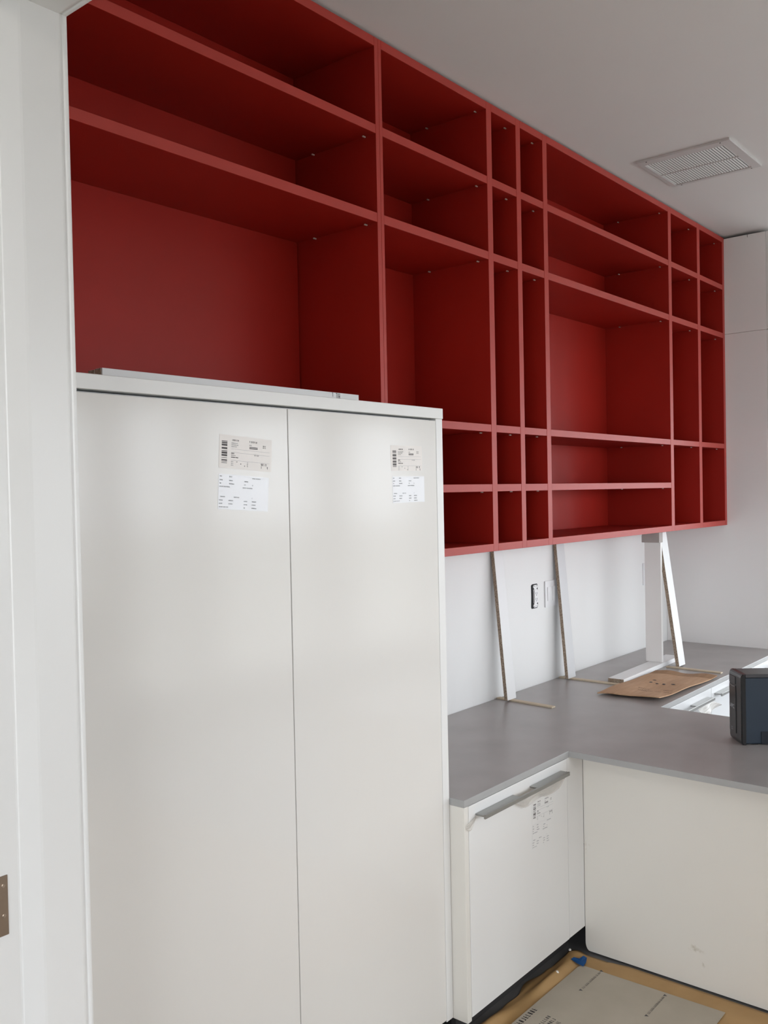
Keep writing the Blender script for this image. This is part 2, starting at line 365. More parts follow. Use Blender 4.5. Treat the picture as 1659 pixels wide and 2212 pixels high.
def sticker(name, parent, x0, z1, wd, ht, tilt, kind, yface, paper, seed, lab):
    """paper label with unreadable print, standing in the xz plane and facing -y"""
    rnd = random.Random(seed); bm = bmesh.new()
    bm_box(bm, 0, wd, -ht, 0, 0, .0002, 0)
    t = .0003; th = .0011
    if kind == 'ship':
        z = -.014                           # barcode standing at the left
        while z > -ht+.012:
            h = rnd.choice((.0012, .0018, .003, .0044))
            quad(bm, .007, z-h, .0235, z, 1, t); z -= h + rnd.choice((.0012, .0012, .002, .003))
        x = wd*.22
        marks(bm, x+.003, -.0125, .0036, [5, 3], th, rnd, 1, z=t); marks(bm, wd*.56, -.0125, .0042, [1, 5, 2], th, rnd, 1, z=t)
        for i, y in enumerate((-.0175, -.0215, -.0255)):
            marks(bm, x, y-.001, .0021, [rnd.randint(3, 6) for _ in range(3)], .0006, rnd, 2, z=t)
        quad(bm, wd*.56, -.0265, wd*.72, -.0245, 1, t); quad(bm, wd*.56, -.0235, wd*.72, -.0218, 1, t)
        marks(bm, wd*.56, -.0195, .0024, [2, 2], .0007, rnd, 1, z=t); marks(bm, wd*.82, -.018, .0024, [4, 2], .0007, rnd, 1, z=t); marks(bm, wd*.82, -.022, .0024, [4, 2], .0007, rnd, 1, z=t)
        for y in (-.031, -.039, -.057): quad(bm, x, y, wd*.96, y+.0004, 2, t)
        marks(bm, x, -.0425, .003, [5], .0011, rnd, 1, z=t); marks(bm, x, -.0465, .002, [4, 3, 2], .0006, rnd, 1, z=t)
        marks(bm, x, -.051, .0022, [9, 6], .0009, rnd, 1, z=t); marks(bm, wd*.66, -.0425, .003, [2, 1, 3], .0007, rnd, 2, z=t)
        for i, y in enumerate((-.061, -.065, -.069)):
            marks(bm, x, y, .0019, [3, 2], .0006, rnd, 2, z=t); marks(bm, x+.016 + .012*i, y, .0024, [2], .0008, rnd, 1, z=t); marks(bm, wd*.52, y, .002, [3], .0006, rnd, 2, z=t)
        marks(bm, wd*.79, -.0635, .0052, [3, 2], .0012, rnd, 1, gap=1, z=t); marks(bm, wd*.79, -.0705, .0056, [1], .0012, rnd, 1, z=t); marks(bm, wd*.91, -.0705, .0056, [1], .0014, rnd, 1, z=t)
    else:
        rows = [(.004, [(0.02, [4]), (.2, [6]), (.66, [7, 9])]), (.013, [(.02, [6]), (.2, [7]), (.5, [8])]), (.021, [(.02, [3]), (.2, [10]), (.5, [3]), (.66, [2])]),
                (.0285, [(.02, [7, 12]), (.47, [7, 12])]), (.0525, [(.04, [9]), (.3, [6, 4]), (.66, [1])]), (.061, [(.02, [7]), (.2, [9]), (.5, [7]), (.66, [9])]),
                (.069, [(.02, [6]), (.2, [8]), (.5, [7]), (.66, [8])]), (.077, [(.02, [3, 3, 1, 3, 1, 3]), (.5, [3]), (.66, [10])])]
        for y, cs in rows:
            for fx, wds in cs: marks(bm, wd*fx, -y*ht/.084-.0026, .0025, wds, .0008, rnd, 2, gap=.7, z=t)
    me = bm_done(bm, name)
    o = link(name, me, [paper, INK, INKL], parent, Vector((x0, yface, z1)) - wloc(parent), (math.radians(90), math.radians(-tilt), 0))
    # local y -> world z, local z -> world -y ; tilt turns it in the door's plane
    o.rotation_mode = 'QUATERNION'
    o.rotation_quaternion = (Matrix.Rotation(math.radians(-tilt), 3, 'Y') @ Matrix.Rotation(math.radians(90), 3, 'X')).to_quaternion()
    o['label'] = lab
    return o
yfd = TF - .0007
sticker('shipping_sticker', tdoor[0], .9035, zz(1.9724), .161, .076, -3.5, 'ship', yfd, STICKB, 1, 'beige shipping sticker with barcode')
sticker('assembly_sticker', tdoor[0], .8985, zz(1.8830), .153, .080, -3.8, 'form', yfd, STICKW, 2, 'white printed assembly sticker')
sticker('shipping_sticker', tdoor[1], 1.5125, zz(1.9635), .142, .071, .6, 'ship', yfd, STICKB, 3, 'beige shipping sticker with barcode')
sticker('assembly_sticker', tdoor[1], 1.5170, zz(1.8770), .146, .0735, .4, 'form', yfd, STICKW, 4, 'white printed assembly sticker')

# filler strips lying on top of the tall cabinet
def strip_on_top(x0, x1, y0, y1, h, label):
    t = thing('filler_strip', label, 'board', ((x0+x1)/2, (y0+y1)/2, TALLZ), group='white filler strips on the tall cabinet')
    box('strip_body', x0+.002, x1, y0, y1, TALLZ+.0005, TALLZ+h, MELA, t, bevel=.0008)
    box('raw_edge', x0, x0+.002, y0+.004, y1, TALLZ+.0005, TALLZ+h-.001, PART, t, bevel=0)
    return t
f1 = strip_on_top(.700, 1.551, -.450, -.424, .0385, 'long white filler strip lying along the top of tall gloss cabinet')
bm = bmesh.new(); rnd = random.Random(3)
marks(bm, 1.437, TALLZ+.026, .011, [1], .0012, rnd); marks(bm, 1.452, TALLZ+.019, .018, [2], .0016, rnd); marks(bm, 1.455, TALLZ+.007, .006, [3], .001, rnd)
me = bm_done(bm, 'pencil_mark')
for v in me.vertices: v.co = Vector((v.co.x, -.4506, v.co.y)) - wloc(f1)
link('pencil_mark', me, INK, f1)
strip_on_top(.712, 1.50, -.405, -.380, .0400, 'second white filler strip tucked behind the long one above tall gloss cabinet')

# ================================================================== WORKTOP
CF = -.648; CB = zz(.8929)
PX0, PX1, PYE = 2.4052, 3.2038, -1.78
outline = [(1.7605, -.0015), (1.7605, CF), (PX0, CF), (PX0, PYE), (PX1, PYE), (PX1, CF), (4.8430, CF), (4.8430, -.0015)]
wt = prism('worktop', outline, CB, CZ, [CONC, EDGE], mi_side=1)
bmw = bmesh.new(); bmw.from_mesh(wt.data)
bmesh.ops.bevel(bmw, geom=[e for e in bmw.edges if all(v.co.z > CZ-1e-4 for v in e.verts)], offset=.0012, segments=1, affect='EDGES', material=1)
bmw.to_mesh(wt.data); bmw.free()
tag(wt, 'grey concrete-look worktop running along the wall and out over the peninsula', 'worktop')

# ================================================================== BASE CABINETS
def handle_mesh(L):
    bm = bmesh.new(); n0, n1 = L*.405, L*.605
    bm_box(bm, 0, L, -.0365, -.0300, -.0065, .0065)           # front lip
    bm_box(bm, 0, n0, -.0302, -.0003, -.001, .0045)           # two wide wings, gap between
    bm_box(bm, n1, L, -.0302, -.0003, -.001, .0045)
    return bm_done(bm, 'handle', .0008)
HM = handle_mesh(.525); HM.materials.append(ALU)
def handle(parent, x0, yface, z):
    o = bpy.data.objects.new('handle', HM); col.objects.link(o); o.parent = parent
    o.location = Vector((x0, yface, z)) - wloc(parent); o['label'] = 'long aluminium edge pull'
    return o
def film(parent, pts, seed, y0, amp=.012, ny=9):
    """thin torn protective film: pts = (x, z_top, z_bottom) along its length"""
    rnd = random.Random(seed); bm = bmesh.new(); grid = []
    for i, (x, zt, zb) in enumerate(pts):
        row = []
        for j in range(ny):
            f = j/(ny-1)
            dy = amp*(f**.7)*(.5+.5*math.sin(i*1.7+seed)+.4*math.sin(j*1.9+i*.8)) + rnd.uniform(0, .002)
            row.append(bm.verts.new((x+rnd.uniform(-.003, .003)*f, y0-abs(dy), zt+(zb-zt)*f)))
        grid.append(row)
    for i in range(len(grid)-1):
        for j in range(ny-1): bm.faces.new((grid[i][j], grid[i+1][j], grid[i+1][j+1], grid[i][j+1]))
    for f in bm.faces: f.smooth = True
    bm.normal_update(); me = bpy.data.meshes.new('protective_film'); bm.to_mesh(me); bm.free()
    p = wloc(parent)
    for v in me.vertices: v.co -= p
    o = link('protective_film', me, FILM, parent); o['label'] = 'torn translucent protective film'
    sm = o.modifiers.new('s', 'SUBSURF'); sm.levels = 1; sm.render_levels = 1
    return o
bc = thing('base_cabinet', 'white base cabinet with one long aluminium pull between tall cabinet and peninsula', 'cabinet', (2.1, -.3, 0))
box('body', 1.7820, 2.5040, CF+.020, -.02, KZ+.003, CB-.0015, MELA, bc)
box('side_panel', 1.7605, 1.7815, CF, -.02, zz(.2440), CB-.0008, CREAM, bc, bevel=.001)
box('plinth', 1.80, 2.5050, -.575, -.557, 0, KZ, PLINTH, bc)
df = box('drawer_front', 1.7830, 2.3885, CF-.0005, CF+.0185, KZ, CB-.0020, SATIN, bc, bevel=.001)
box('filler_panel', 2.3912, 2.5055, CF, CF+.018, KZ+.001, CB-.0010, SATIN, bc, bevel=.001)
HZ = zz(.8565)
handle(df, 1.8175, CF-.0008, HZ)
sticker('shipping_sticker', df, 2.1500, zz(.8075), .145, .074, -3.0, 'ship', CF-.0009, SATIN, 5, 'printed shipping sticker, nearly invisible paper')
sticker('assembly_sticker', df, 2.1480, zz(.7270), .145, .080, -3.0, 'form', CF-.0009, SATIN, 6, 'printed assembly sticker, nearly invisible paper')
film(bc, [(1.905, zz(.850), zz(.842)), (1.96, zz(.850), zz(.836)), (2.0, zz(.850), zz(.841)), (2.04, zz(.850), zz(.828)), (2.075, zz(.850), zz(.806)), (2.11, zz(.850), zz(.800)), (2.14, zz(.850), zz(.812)),
          (2.17, zz(.850), zz(.822)), (2.20, zz(.851), zz(.812)), (2.235, zz(.851), zz(.800)), (2.27, zz(.851), zz(.802)), (2.31, zz(.851), zz(.808)), (2.345, zz(.851), zz(.822)), (2.38, zz(.850), zz(.842))], 2, CF-.004, .014)
film(bc, [(1.766, zz(.838), zz(.828)), (1.777, zz(.842), zz(.818)), (1.790, zz(.846), zz(.820)), (1.803, zz(.850), zz(.832)), (1.818, zz(.855), zz(.848))], 5, CF-.002, .005)

# peninsula
PPX = 2.5066
# panel material with its own faint scuffs (shape fixed to the panel)
SCUFF = CREAM.copy(); SCUFF.name = 'cream_panel_scuffed'
pen = thing('peninsula_cabinet', 'white peninsula cabinet with a plain cream panel facing the doorway', 'cabinet', (2.85, -1.2, 0))
box('body', PPX+.02, PX1-.022, PYE+.03, CF-.001, .09, CB-.0015, MELA, pen)
# side panel with a rounded lower corner
bm = bmesh.new()
prof = [(CF-.0004, CB-.0008), (PYE+.02, CB-.0008), (PYE+.02, .006)]
r = .03
for k in range(9):
    a = math.radians(-90 + k*90/8)
    prof.append((CF-.0004-r*.55+math.cos(a)*r*.55, .006+r+math.sin(a)*r))
A = [bm.verts.new((PPX, y, z)) for y, z in prof]; B = [bm.verts.new((PPX+.018, y, z)) for y, z in prof]
bm.faces.new(A); bm.faces.new(B[::-1])
for i in range(len(prof)): bm.faces.new((A[i], B[i], B[(i+1) % len(prof)], A[(i+1) % len(prof)]))
bmesh.ops.recalc_face_normals(bm, faces=bm.faces)
me = bm_done(bm, 'side_panel')
for v in me.vertices: v.co -= wloc(pen)
spn = link('side_panel', me, SCUFF, pen)
box('end_panel', PPX+.019, PX1-.02, PYE+.01, PYE+.028, .006, CB-.001, MELA, pen)
box('plinth', PX1-.09, PX1-.07, PYE+.03, CF-.002, 0, .09, PLINTH, pen)
box('plinth', PPX+.02, PPX+.04, PYE+.03, CF-.002, 0, .09, PLINTH, pen)
# scuff nodes
nt = SCUFF.node_tree; n_, l_ = nt.nodes, nt.links; b_ = n_['Principled BSDF']
old = b_.inputs['Base Color'].links[0].from_socket
tc = n_.new('ShaderNodeTexCoord')
fac = None
for (y, z, ry, rz, st) in ((-1.055, zz(.292), .034, .011, .55), (-1.078, zz(.252), .007, .014, .7), (-.668, zz(.552), .006, .008, .4), (-1.045, zz(.300), .012, .012, .5), (-.655, zz(.545), .004, .05, .35)):
    p = Vector((PPX, y, z)) - wloc(pen)
    mp = n_.new('ShaderNodeMapping'); mp.vector_type = 'POINT'
    mp.inputs['Location'].default_value = (0, -p.y/ry, -p.z/rz); mp.inputs['Scale'].default_value = (0, 1/ry, 1/rz)
    nz = n_.new('ShaderNodeTexNoise'); nz.inputs['Scale'].default_value = 70; nz.inputs['Detail'].default_value = 4; l_.new(tc.outputs['Object'], nz.inputs['Vector'])
    l_.new(tc.outputs['Object'], mp.inputs['Vector'])
    ln = n_.new('ShaderNodeVectorMath'); ln.operation = 'LENGTH'; l_.new(mp.outputs[0], ln.inputs[0])
    mr = n_.new('ShaderNodeMapRange'); mr.inputs[1].default_value = 1; mr.inputs[2].default_value = .1; mr.inputs[3].default_value = 0; mr.inputs[4].default_value = st
    l_.new(ln.outputs['Value'], mr.inputs[0])
    gt = n_.new('ShaderNodeMapRange'); gt.inputs[1].default_value = .42; gt.inputs[2].default_value = .6; l_.new(nz.outputs['Fac'], gt.inputs[0])
    mu = n_.new('ShaderNodeMath'); mu.operation = 'MULTIPLY'; l_.new(mr.outputs[0], mu.inputs[0]); l_.new(gt.outputs[0], mu.inputs[1])
    if fac is None: fac = mu.outputs[0]
    else:
        ad = n_.new('ShaderNodeMath'); ad.operation = 'MAXIMUM'; l_.new(fac, ad.inputs[0]); l_.new(mu.outputs[0], ad.inputs[1]); fac = ad.outputs[0]
mixn = n_.new('ShaderNodeMix'); mixn.data_type = 'RGBA'
l_.new(fac, mixn.inputs[0]); l_.new(old, mixn.inputs[6]); mixn.inputs[7].default_value = (.42, .37, .26, 1)
l_.new(mixn.outputs[2], b_.inputs['Base Color'])

# cabinets along the wall beyond the peninsula
far = [(3.2060, 3.7835, 'white drawer cabinet just beyond the peninsula with film hanging from its pull'),
       (3.7850, 4.3925, 'white drawer cabinet along the wall, half hidden behind the black power unit'),
       (4.3940, 4.8420, 'white drawer cabinet under the worktop next to the far tall cabinet')]
for i, (a, b, lab) in enumerate(far):
    t = thing('base_cabinet', lab, 'cabinet', ((a+b)/2, -.3, 0), group='drawer cabinets beyond the peninsula')
    box('body', a, b, CF+.02, -.02, KZ, CB-.0015, MELA, t)
    box('plinth', a, b, -.575, -.557, 0, KZ-.001, PLINTH, t)
    z = CB-.002
    fr = None
    for h in (.20, .20, .195):
        f = box('drawer_front', a+.0012, b-.0012, CF-.0005, CF+.0185, z-h+.003, z, FRONT, t, bevel=.001); z -= h
        hx = {0: 3.2085, 1: 3.8235, 2: 4.405}[i]
        o = handle(f, hx, CF-.0008, z+h-.036)
        if i == 2: o.scale.x = .8
    if i == 0:
        film(t, [(3.555, zz(.848), zz(.800)), (3.585, zz(.848), zz(.770)), (3.615, zz(.846), zz(.785)), (3.65, zz(.846), zz(.800)), (3.68, zz(.846), zz(.790)), (3.71, zz(.846), zz(.806)), (3.74, zz(.840), zz(.822)), (3.77, zz(.832), zz(.824))], 9, CF-.02, .03)

# far tall cabinet whose side panel closes the run
FX = 4.8450; FYF = -.5952; FTOP = zz(3.2452)
ft = thing('tall_cabinet', 'full-height pale cabinet closing the far end of the red shelving', 'cabinet', (5.2, -.3, 0))
SPLIT = zz(2.7022)
box('side_panel', FX, FX+.018, FYF, -.001, .0, SPLIT-.0008, PALE, ft, bevel=.0008)
box('side_panel', FX, FX+.018, FYF, -.001, SPLIT+.0006, FTOP, PALE, ft, bevel=.0008)
box('body', FX+.0185, FX+.61, FYF+.005, -.002, .09, FTOP-.002, MELA, ft)
box('plinth', FX+.0185, FX+.61, FYF+.07, FYF+.09, 0, .09, PLINTH, ft)
for z0, z1 in ((.09, SPLIT-.0015), (SPLIT+.0015, FTOP)):
    box('door', FX+.0015, FX+.612, FYF-.020, FYF-.001, z0, z1, SATIN, ft, bevel=.001)
box('pencil_mark', FX-.0004, FX+.0002, -.4990, -.4965, zz(3.2300), zz(3.2450), INK, ft, bevel=0)

# ================================================================== THINGS ON THE WALL
def rounded(w_, h_, r_, seg=5):
    pts = []
    for cx, cy, a0 in ((w_/2-r_, h_/2-r_, 0), (-w_/2+r_, h_/2-r_, 90), (-w_/2+r_, -h_/2+r_, 180), (w_/2-r_, -h_/2+r_, 270)):
        for k in range(seg+1):
            a = math.radians(a0+90*k/seg); pts.append((cx+r_*math.cos(a), cy+r_*math.sin(a)))
    return pts
def wall_plate_part(name, outline, y0, y1, m, parent, cx, cz):
    """outline in (x, z), extruded from wall y1 out to y0"""
    bm = bmesh.new(); A = [bm.verts.new((x, y0, z)) for x, z in outline]; B = [bm.verts.new((x, y1, z)) for x, z in outline]
    bm.faces.new(A); bm.faces.new(B[::-1])
    for i in range(len(outline)): bm.faces.new((A[i], B[i], B[(i+1) % len(outline)], A[(i+1) % len(outline)]))
    bmesh.ops.recalc_face_normals(bm, faces=bm.faces)
    return link(name, bm_done(bm, name), m, parent, Vector((cx, 0, cz)) - (wloc(parent) if parent else Vector((0, 0, 0))))
ox, oz = 3.2915, zz(1.3335)
out = thing('wall_outlet', 'uncovered white power outlet in a dark cut-out between the two leaning boards', 'outlet', (ox, 0, oz))
hole = [(-.030, .052), (-.020, .0575), (.024, .0575), (.0295, .050), (.030, -.048), (.024, -.0570), (-.026, -.0575), (-.0315, -.050), (-.029, 0)]
wall_plate_part('wall_box', hole[::-1], -.0010, -.0001, HOLE, out, ox, oz)
strap = [(-.013, .053), (-.0185, .047), (-.0185, .041), (-.009, .034), (-.0165, .031), (-.0165, -.031), (-.009, -.034), (-.0185, -.041), (-.0185, -.047), (-.013, -.053),
         (.013, -.053), (.0185, -.047), (.0185, -.041), (.009, -.034), (.0165, -.031), (.0165, .031), (.009, .034), (.0185, .041), (.0185, .047), (.013, .053)]
wall_plate_part('receptacle', strap, -.0045, -.0011, PLAST, out, ox+.004, oz)
wall_plate_part('receptacle_face', rounded(.031, .060, .003), -.0090, -.0046, PLAST, out, ox+.004, oz)
for dz in (.014, -.013):
    for dx in (-.006, .006): wall_plate_part('socket_slot', [(-.0011, .0042), (-.0011, -.0042), (.0011, -.0042), (.0011, .0042)], -.0094, -.0091, SLOT, out, ox+.004+dx, oz+dz)
    wall_plate_part('socket_slot', rounded(.005, .005, .0024, 3), -.0094, -.0091, SLOT, out, ox+.004, oz+dz-.0085)
for dx, dz in ((0, .0445), (0, -.0445), (-.010, .048), (.010, .048), (-.010, -.048), (.010, -.048)):
    wall_plate_part('screw', rounded(.0042, .0042, .002, 3), -.0052, -.0046, SLOT if dx else STEEL, out, ox+.004+dx, oz+dz)
def switch(cx, cz, lab):
    t = thing('light_switch', lab, 'switch', (cx, 0, cz), group='white wall switch plates')
    wall_plate_part('plate', rounded(.116, .1255, .003), -.0060, -.0003, PLAST, t, cx, cz)
    for dx in (-.023, .023):
        wall_plate_part('rocker_frame', rounded(.0350, .0685, .001), -.0064, -.0061, SLOT if False else PLAST, t, cx+dx, cz)
        wall_plate_part('rocker', rounded(.0325, .0660, .001), -.0088, -.0066, PLAST, t, cx+dx, cz)
    return t
switch(3.4430, zz(1.3325), 'white double switch plate partly hidden by the middle leaning board')
switch(4.5600, zz(1.3380), 'white switch plate partly hidden behind the upright prop')

# ================================================================== PROPS AND OFFCUTS ON THE WORKTOP
def pine_strip(p0, p1, wd, th, lab):
    d = Vector((p1[0]-p0[0], p1[1]-p0[1], 0)); L = d.length
    t = lbox('wood_strip', -wd/2, wd/2, 0, L, 0, th, PINE, None, bevel=.0006)
    t.location = (p0[0], p0[1], CZ+.0003)
    for v in t.data.vertices: v.co += Vector((0, L/2, th/2))
    t.rotation_euler = (0, 0, math.atan2(-d.x, d.y))
    return tag(t, lab, 'wood strip', 'thin wood strips under the boards')
ST = .006
pine_strip((2.955, -.006), (2.937, -.292), .026, ST, 'thin pine strip under the leaning board nearest the tall gloss cabinet')
pine_strip((3.506, -.010), (3.508, -.332), .026, ST, 'thin pine strip under the middle leaning board, ending at the lying plank')
pine_strip((4.038, -.330), (4.030, -.612), .024, ST, 'thin pine strip under the leaning board nearest the far tall cabinet')
BRDA = mat('board_melamine', (.78, .78, .78), .4, var=.01); BRDB = mat('board_melamine_grey', (.64, .645, .655), .4, var=.01)
def leaning(x0, wd, ybot, ztop, ytop, th, face, lab):
    """plank with raw left edge; front lower edge at ybot, front upper edge at ytop"""
    z0 = CZ + ST + .0006
    L = math.hypot(ztop-z0, ytop-ybot); ang = -math.atan2(ytop-ybot, ztop-z0)
    t = thing('leaning_board', lab, 'board', (x0, ybot, z0), (ang, 0, 0), 'boards leaning under the red shelving')
    lbox('board_face', .0012, wd, 0, th, .0, L, face, t, bevel=.0005)
    lbox('raw_edge', 0, .0012, .0004, th-.0004, .0006, L-.0006, PART, t, bevel=0)
    return t
leaning(2.915, .072, -.0790, zz(1.598), -.0185, .0165, BRDA, 'white board leaning on the wall, nearest the tall gloss cabinet')
leaning(3.470, .076, -.0745, zz(1.598), -.0180, .0165, BRDB, 'greyish board leaning on the wall beside the switch plate, middle one')
leaning(4.0535, .080, -.3890, zz(1.6075), -.2952, .0180, BRDA, 'white board propped under the red shelving in front of upright prop')
# lying plank with an upright prop on it
pl = thing('lying_plank', 'white plank lying flat on the worktop under the upright prop', 'board', (3.5345, -.3285, CZ+.0002), (0, 0, math.radians(1.6)))
lbox('plank', .0015, .735, 0, .078, 0, .0215, MELA, pl, bevel=.0006)
lbox('raw_edge', 0, .0015, .0005, .0775, .0005, .021, PART, pl, bevel=0)
pr = box('upright_prop', 4.030, 4.0485, -.3080, -.2220, CZ+.0222, zz(1.5515), GREYM, bevel=.0006)
tag(pr, 'upright off-white board standing on the lying plank', 'board')
bm = bmesh.new()
pts = [(-.052, .0285), (-.050, .018), (-.045, .012), (-.047, .004), (-.047, -.0285), (.047, -.0285), (.047, .0285)]
A = [bm.verts.new((-.022, y, z)) for y, z in pts]; B = [bm.verts.new((.022, y, z)) for y, z in pts]
bm.faces.new(A); bm.faces.new(B[::-1])
for i in range(len(pts)): bm.faces.new((A[i], B[i], B[(i+1) % len(pts)], A[(i+1) % len(pts)]))
bmesh.ops.recalc_face_normals(bm, faces=bm.faces)
sb = link('packing_block', bm_done(bm, 'packing_block'), SHIM, None, (4.028, -.2650, zz(1.5805)), (0, 0, math.radians(180)))
tag(sb, 'greyish brown packing block wedged between prop and red shelving', 'block')

# cardboard sheet
cs = [Vector((3.263, -.3290, 0)), Vector((3.289, -.6050, 0)), Vector((3.906, -.6340, 0)), Vector((3.872, -.3400, 0))]
cardb = thing('cardboard_sheet', 'brown cardboard sheet lying on the worktop in front of the plank', 'cardboard', (3.58, -.48, CZ))
rnd = random.Random(5)
def card_z(u, v): return .004 + .009*math.sin(u*5.2+v*2.1)**2*(1-u)*.9 + .006*math.sin(v*4.4+.6)**2*(1-u) + .004*u*math.sin(v*6)**2
def card_part(name, u0, u1, lift, m):
    NU, NV = 18, 16; bm = bmesh.new(); top = []; bot = []
    for i in range(NU+1):
        rt_, rb = [], []
        for j in range(NV+1):
            u = u0+(u1-u0)*i/NU; v = j/NV
            p = (cs[0]*(1-u)+cs[3]*u)*(1-v) + (cs[1]*(1-u)+cs[2]*u)*v
            z = card_z(u, v) + lift*(u-u0)/(u1-u0)*(.6+.4*math.sin(v*9)) 
            if u < .02: p = p + Vector((.004*math.sin(v*13), 0, 0))
            p = p - Vector((3.58, -.48, 0))
            rt_.append(bm.verts.new((p.x, p.y, z+.0042))); rb.append(bm.verts.new((p.x, p.y, z)))
        top.append(rt_); bot.append(rb)
    for i in range(NU):
        for j in range(NV):
            bm.faces.new((top[i][j], top[i][j+1], top[i+1][j+1], top[i+1][j])); bm.faces.new((bot[i][j], bot[i+1][j], bot[i+1][j+1], bot[i][j+1]))
    for j in range(NV):
        bm.faces.new((top[0][j+1], top[0][j], bot[0][j], bot[0][j+1])); bm.faces.new((top[NU][j], top[NU][j+1], bot[NU][j+1], bot[NU][j]))
    for i in range(NU):
        bm.faces.new((top[i][0], top[i+1][0], bot[i+1][0], bot[i][0])); bm.faces.new((top[i+1][NV], top[i][NV], bot[i][NV], bot[i+1][NV]))
    bmesh.ops.recalc_face_normals(bm, faces=bm.faces)
    return link(name, bm_done(bm, name), m, cardb)
card_part('sheet', 0, .885, 0, CARD)
card_part('folded_flap', .888, 1.0, .007, CARDF)
for k, (x, y, a) in enumerate([(3.592, -.438, .3), (3.640, -.434, 1.2), (3.588, -.4675, .5), (3.588, -.503, .2), (3.591, -.5435, .9)]):
    u = (x-3.27)/.62; v = (y+.334)/-.28
    bm = bmesh.new(); bmesh.ops.create_circle(bm, cap_ends=True, segments=5, radius=.0085)
    for vv in bm.verts: vv.co.x *= 1.4; vv.co += Vector((rnd.uniform(-.002, .002), rnd.uniform(-.002, .002), 0))
    link('smudge', bm_done(bm, 'smudge'), SLOT, cardb, (x-3.58, y+.48, card_z(u, v)+.0052), (0, 0, a))
bm = bmesh.new()
for (x, y, wds) in ((-.17, .020, [6]), (-.125, .030, [7]), (-.155, -.035, [4, 7]), (-.115, -.075, [6]), (-.155, -.085, [5])):
    marks(bm, y, -x, .012, wds, .0026, rnd)
me = bm_done(bm, 'faint_print')
for v in me.vertices:
    x, y = -v.co.y, v.co.x-.04
    v.co = Vector((x, y, card_z((x+3.58-3.27)/.62, (y-.48+.334)/-.28)+.0049))
link('faint_print', me, mat('faint_ink', (.22, .135, .085), .85, var=.1), cardb)

# ================================================================== POWER UNIT ON THE PENINSULA
W_, H_, D_ = .115, .252, .38
ups = thing('power_backup_unit', 'black and blue-grey battery backup unit standing on the peninsula worktop', 'power unit', (2.8180, -1.1065, CZ), (0, 0, math.atan2(-.78, .626)))
# local x runs back along its depth, local y across (0 = side facing the doorway)
lbox('casing', .0155, D_, .002, W_-.002, .004, H_-.014, NAVY, ups, bevel=.004, seg=2)
bz = bmesh.new()
sil = [(.006, .0), (.002, .006), (.0, .014), (.0, H_-.014), (.002, H_-.006), (.006, H_-.001), (.016, H_), (.016, 0)]
A = [bz.verts.new((x, 0, z)) for x, z in sil]; B = [bz.verts.new((x, W_, z)) for x, z in sil]
bz.faces.new(A); bz.faces.new(B[::-1])
for i in range(len(sil)): bz.faces.new((A[i], B[i], B[(i+1) % len(sil)], A[(i+1) % len(sil)]))
bmesh.ops.recalc_face_normals(bz, faces=bz.faces)
bmesh.ops.bevel(bz, geom=[e for e in bz.edges if (e.verts[0].co.y == e.verts[1].co.y) and max(v.co.x for v in e.verts) < .0155], offset=.0035, segments=3, affect='EDGES')
link('bezel', bm_done(bz, 'bezel'), BLACK, ups)
lbox('top_cover', .0165, D_, .000, W_, H_-.0135, H_-.0005, DGREY, ups, bevel=.003, seg=2)
fp = lbox('front_panel', -.0022, .001, W_*.42, W_*.95, .030, H_-.050, BLACK, ups, bevel=.0012, seg=2)
dp = lbox('display_window', -.0026, .001, W_*.44, W_*.94, H_-.046, H_-.018, DGREY, ups, bevel=.0015)
ar = bmesh.new()
for k in range(12):
    t0, t1 = k/12, (k+1)/12
    f = lambda t: (W_*.92 - t*W_*.44, .0045*(1-math.sin(t*math.pi*.9)))
    (y0, z0), (y1, z1) = f(t0), f(t1)
    ar.faces.new([ar.verts.new(p) for p in ((0, y0, z0), (0, y1, z1), (0, y1, z1+.0016), (0, y0, z0+.0016))])
link('chrome_line', bm_done(ar, 'chrome_line'), LOGO, ups, (-.0029, 0, H_-.056))
tm = text_mesh('APC', .021); lg = link('logo', tm, LOGO, ups, (-.0027, W_*.69, .1235))
lg.rotation_mode = 'QUATERNION'; lg.rotation_quaternion = Matrix(((0, 0, -1), (-1, 0, 0), (0, 1, 0))).to_quaternion()
bm = bmesh.new(); rr = random.Random(8)
marks(bm, -.016, .004, .0035, [4, 3], .0006, rr); marks(bm, -.016, -.003, .0035, [3, 4], .0006, rr)
pt = link('small_print', bm_done(bm, 'small_print'), LOGO, ups, (-.0026, W_*.66, .040))
pt.rotation_mode = 'QUATERNION'; pt.rotation_quaternion = Matrix(((0, 0, -1), (-1, 0, 0), (0, 1, 0))).to_quaternion()
lbox('side_recess', .070, .33, -.0006, .004, .004, .048, RECESS, ups, bevel=.0005)
for sx in (.05, .34):
    for sy_ in (.02, W_-.02): lbox('foot', sx-.012, sx+.012, sy_-.01, sy_+.01, .0002, .0042, BLACK, ups, bevel=.0005)

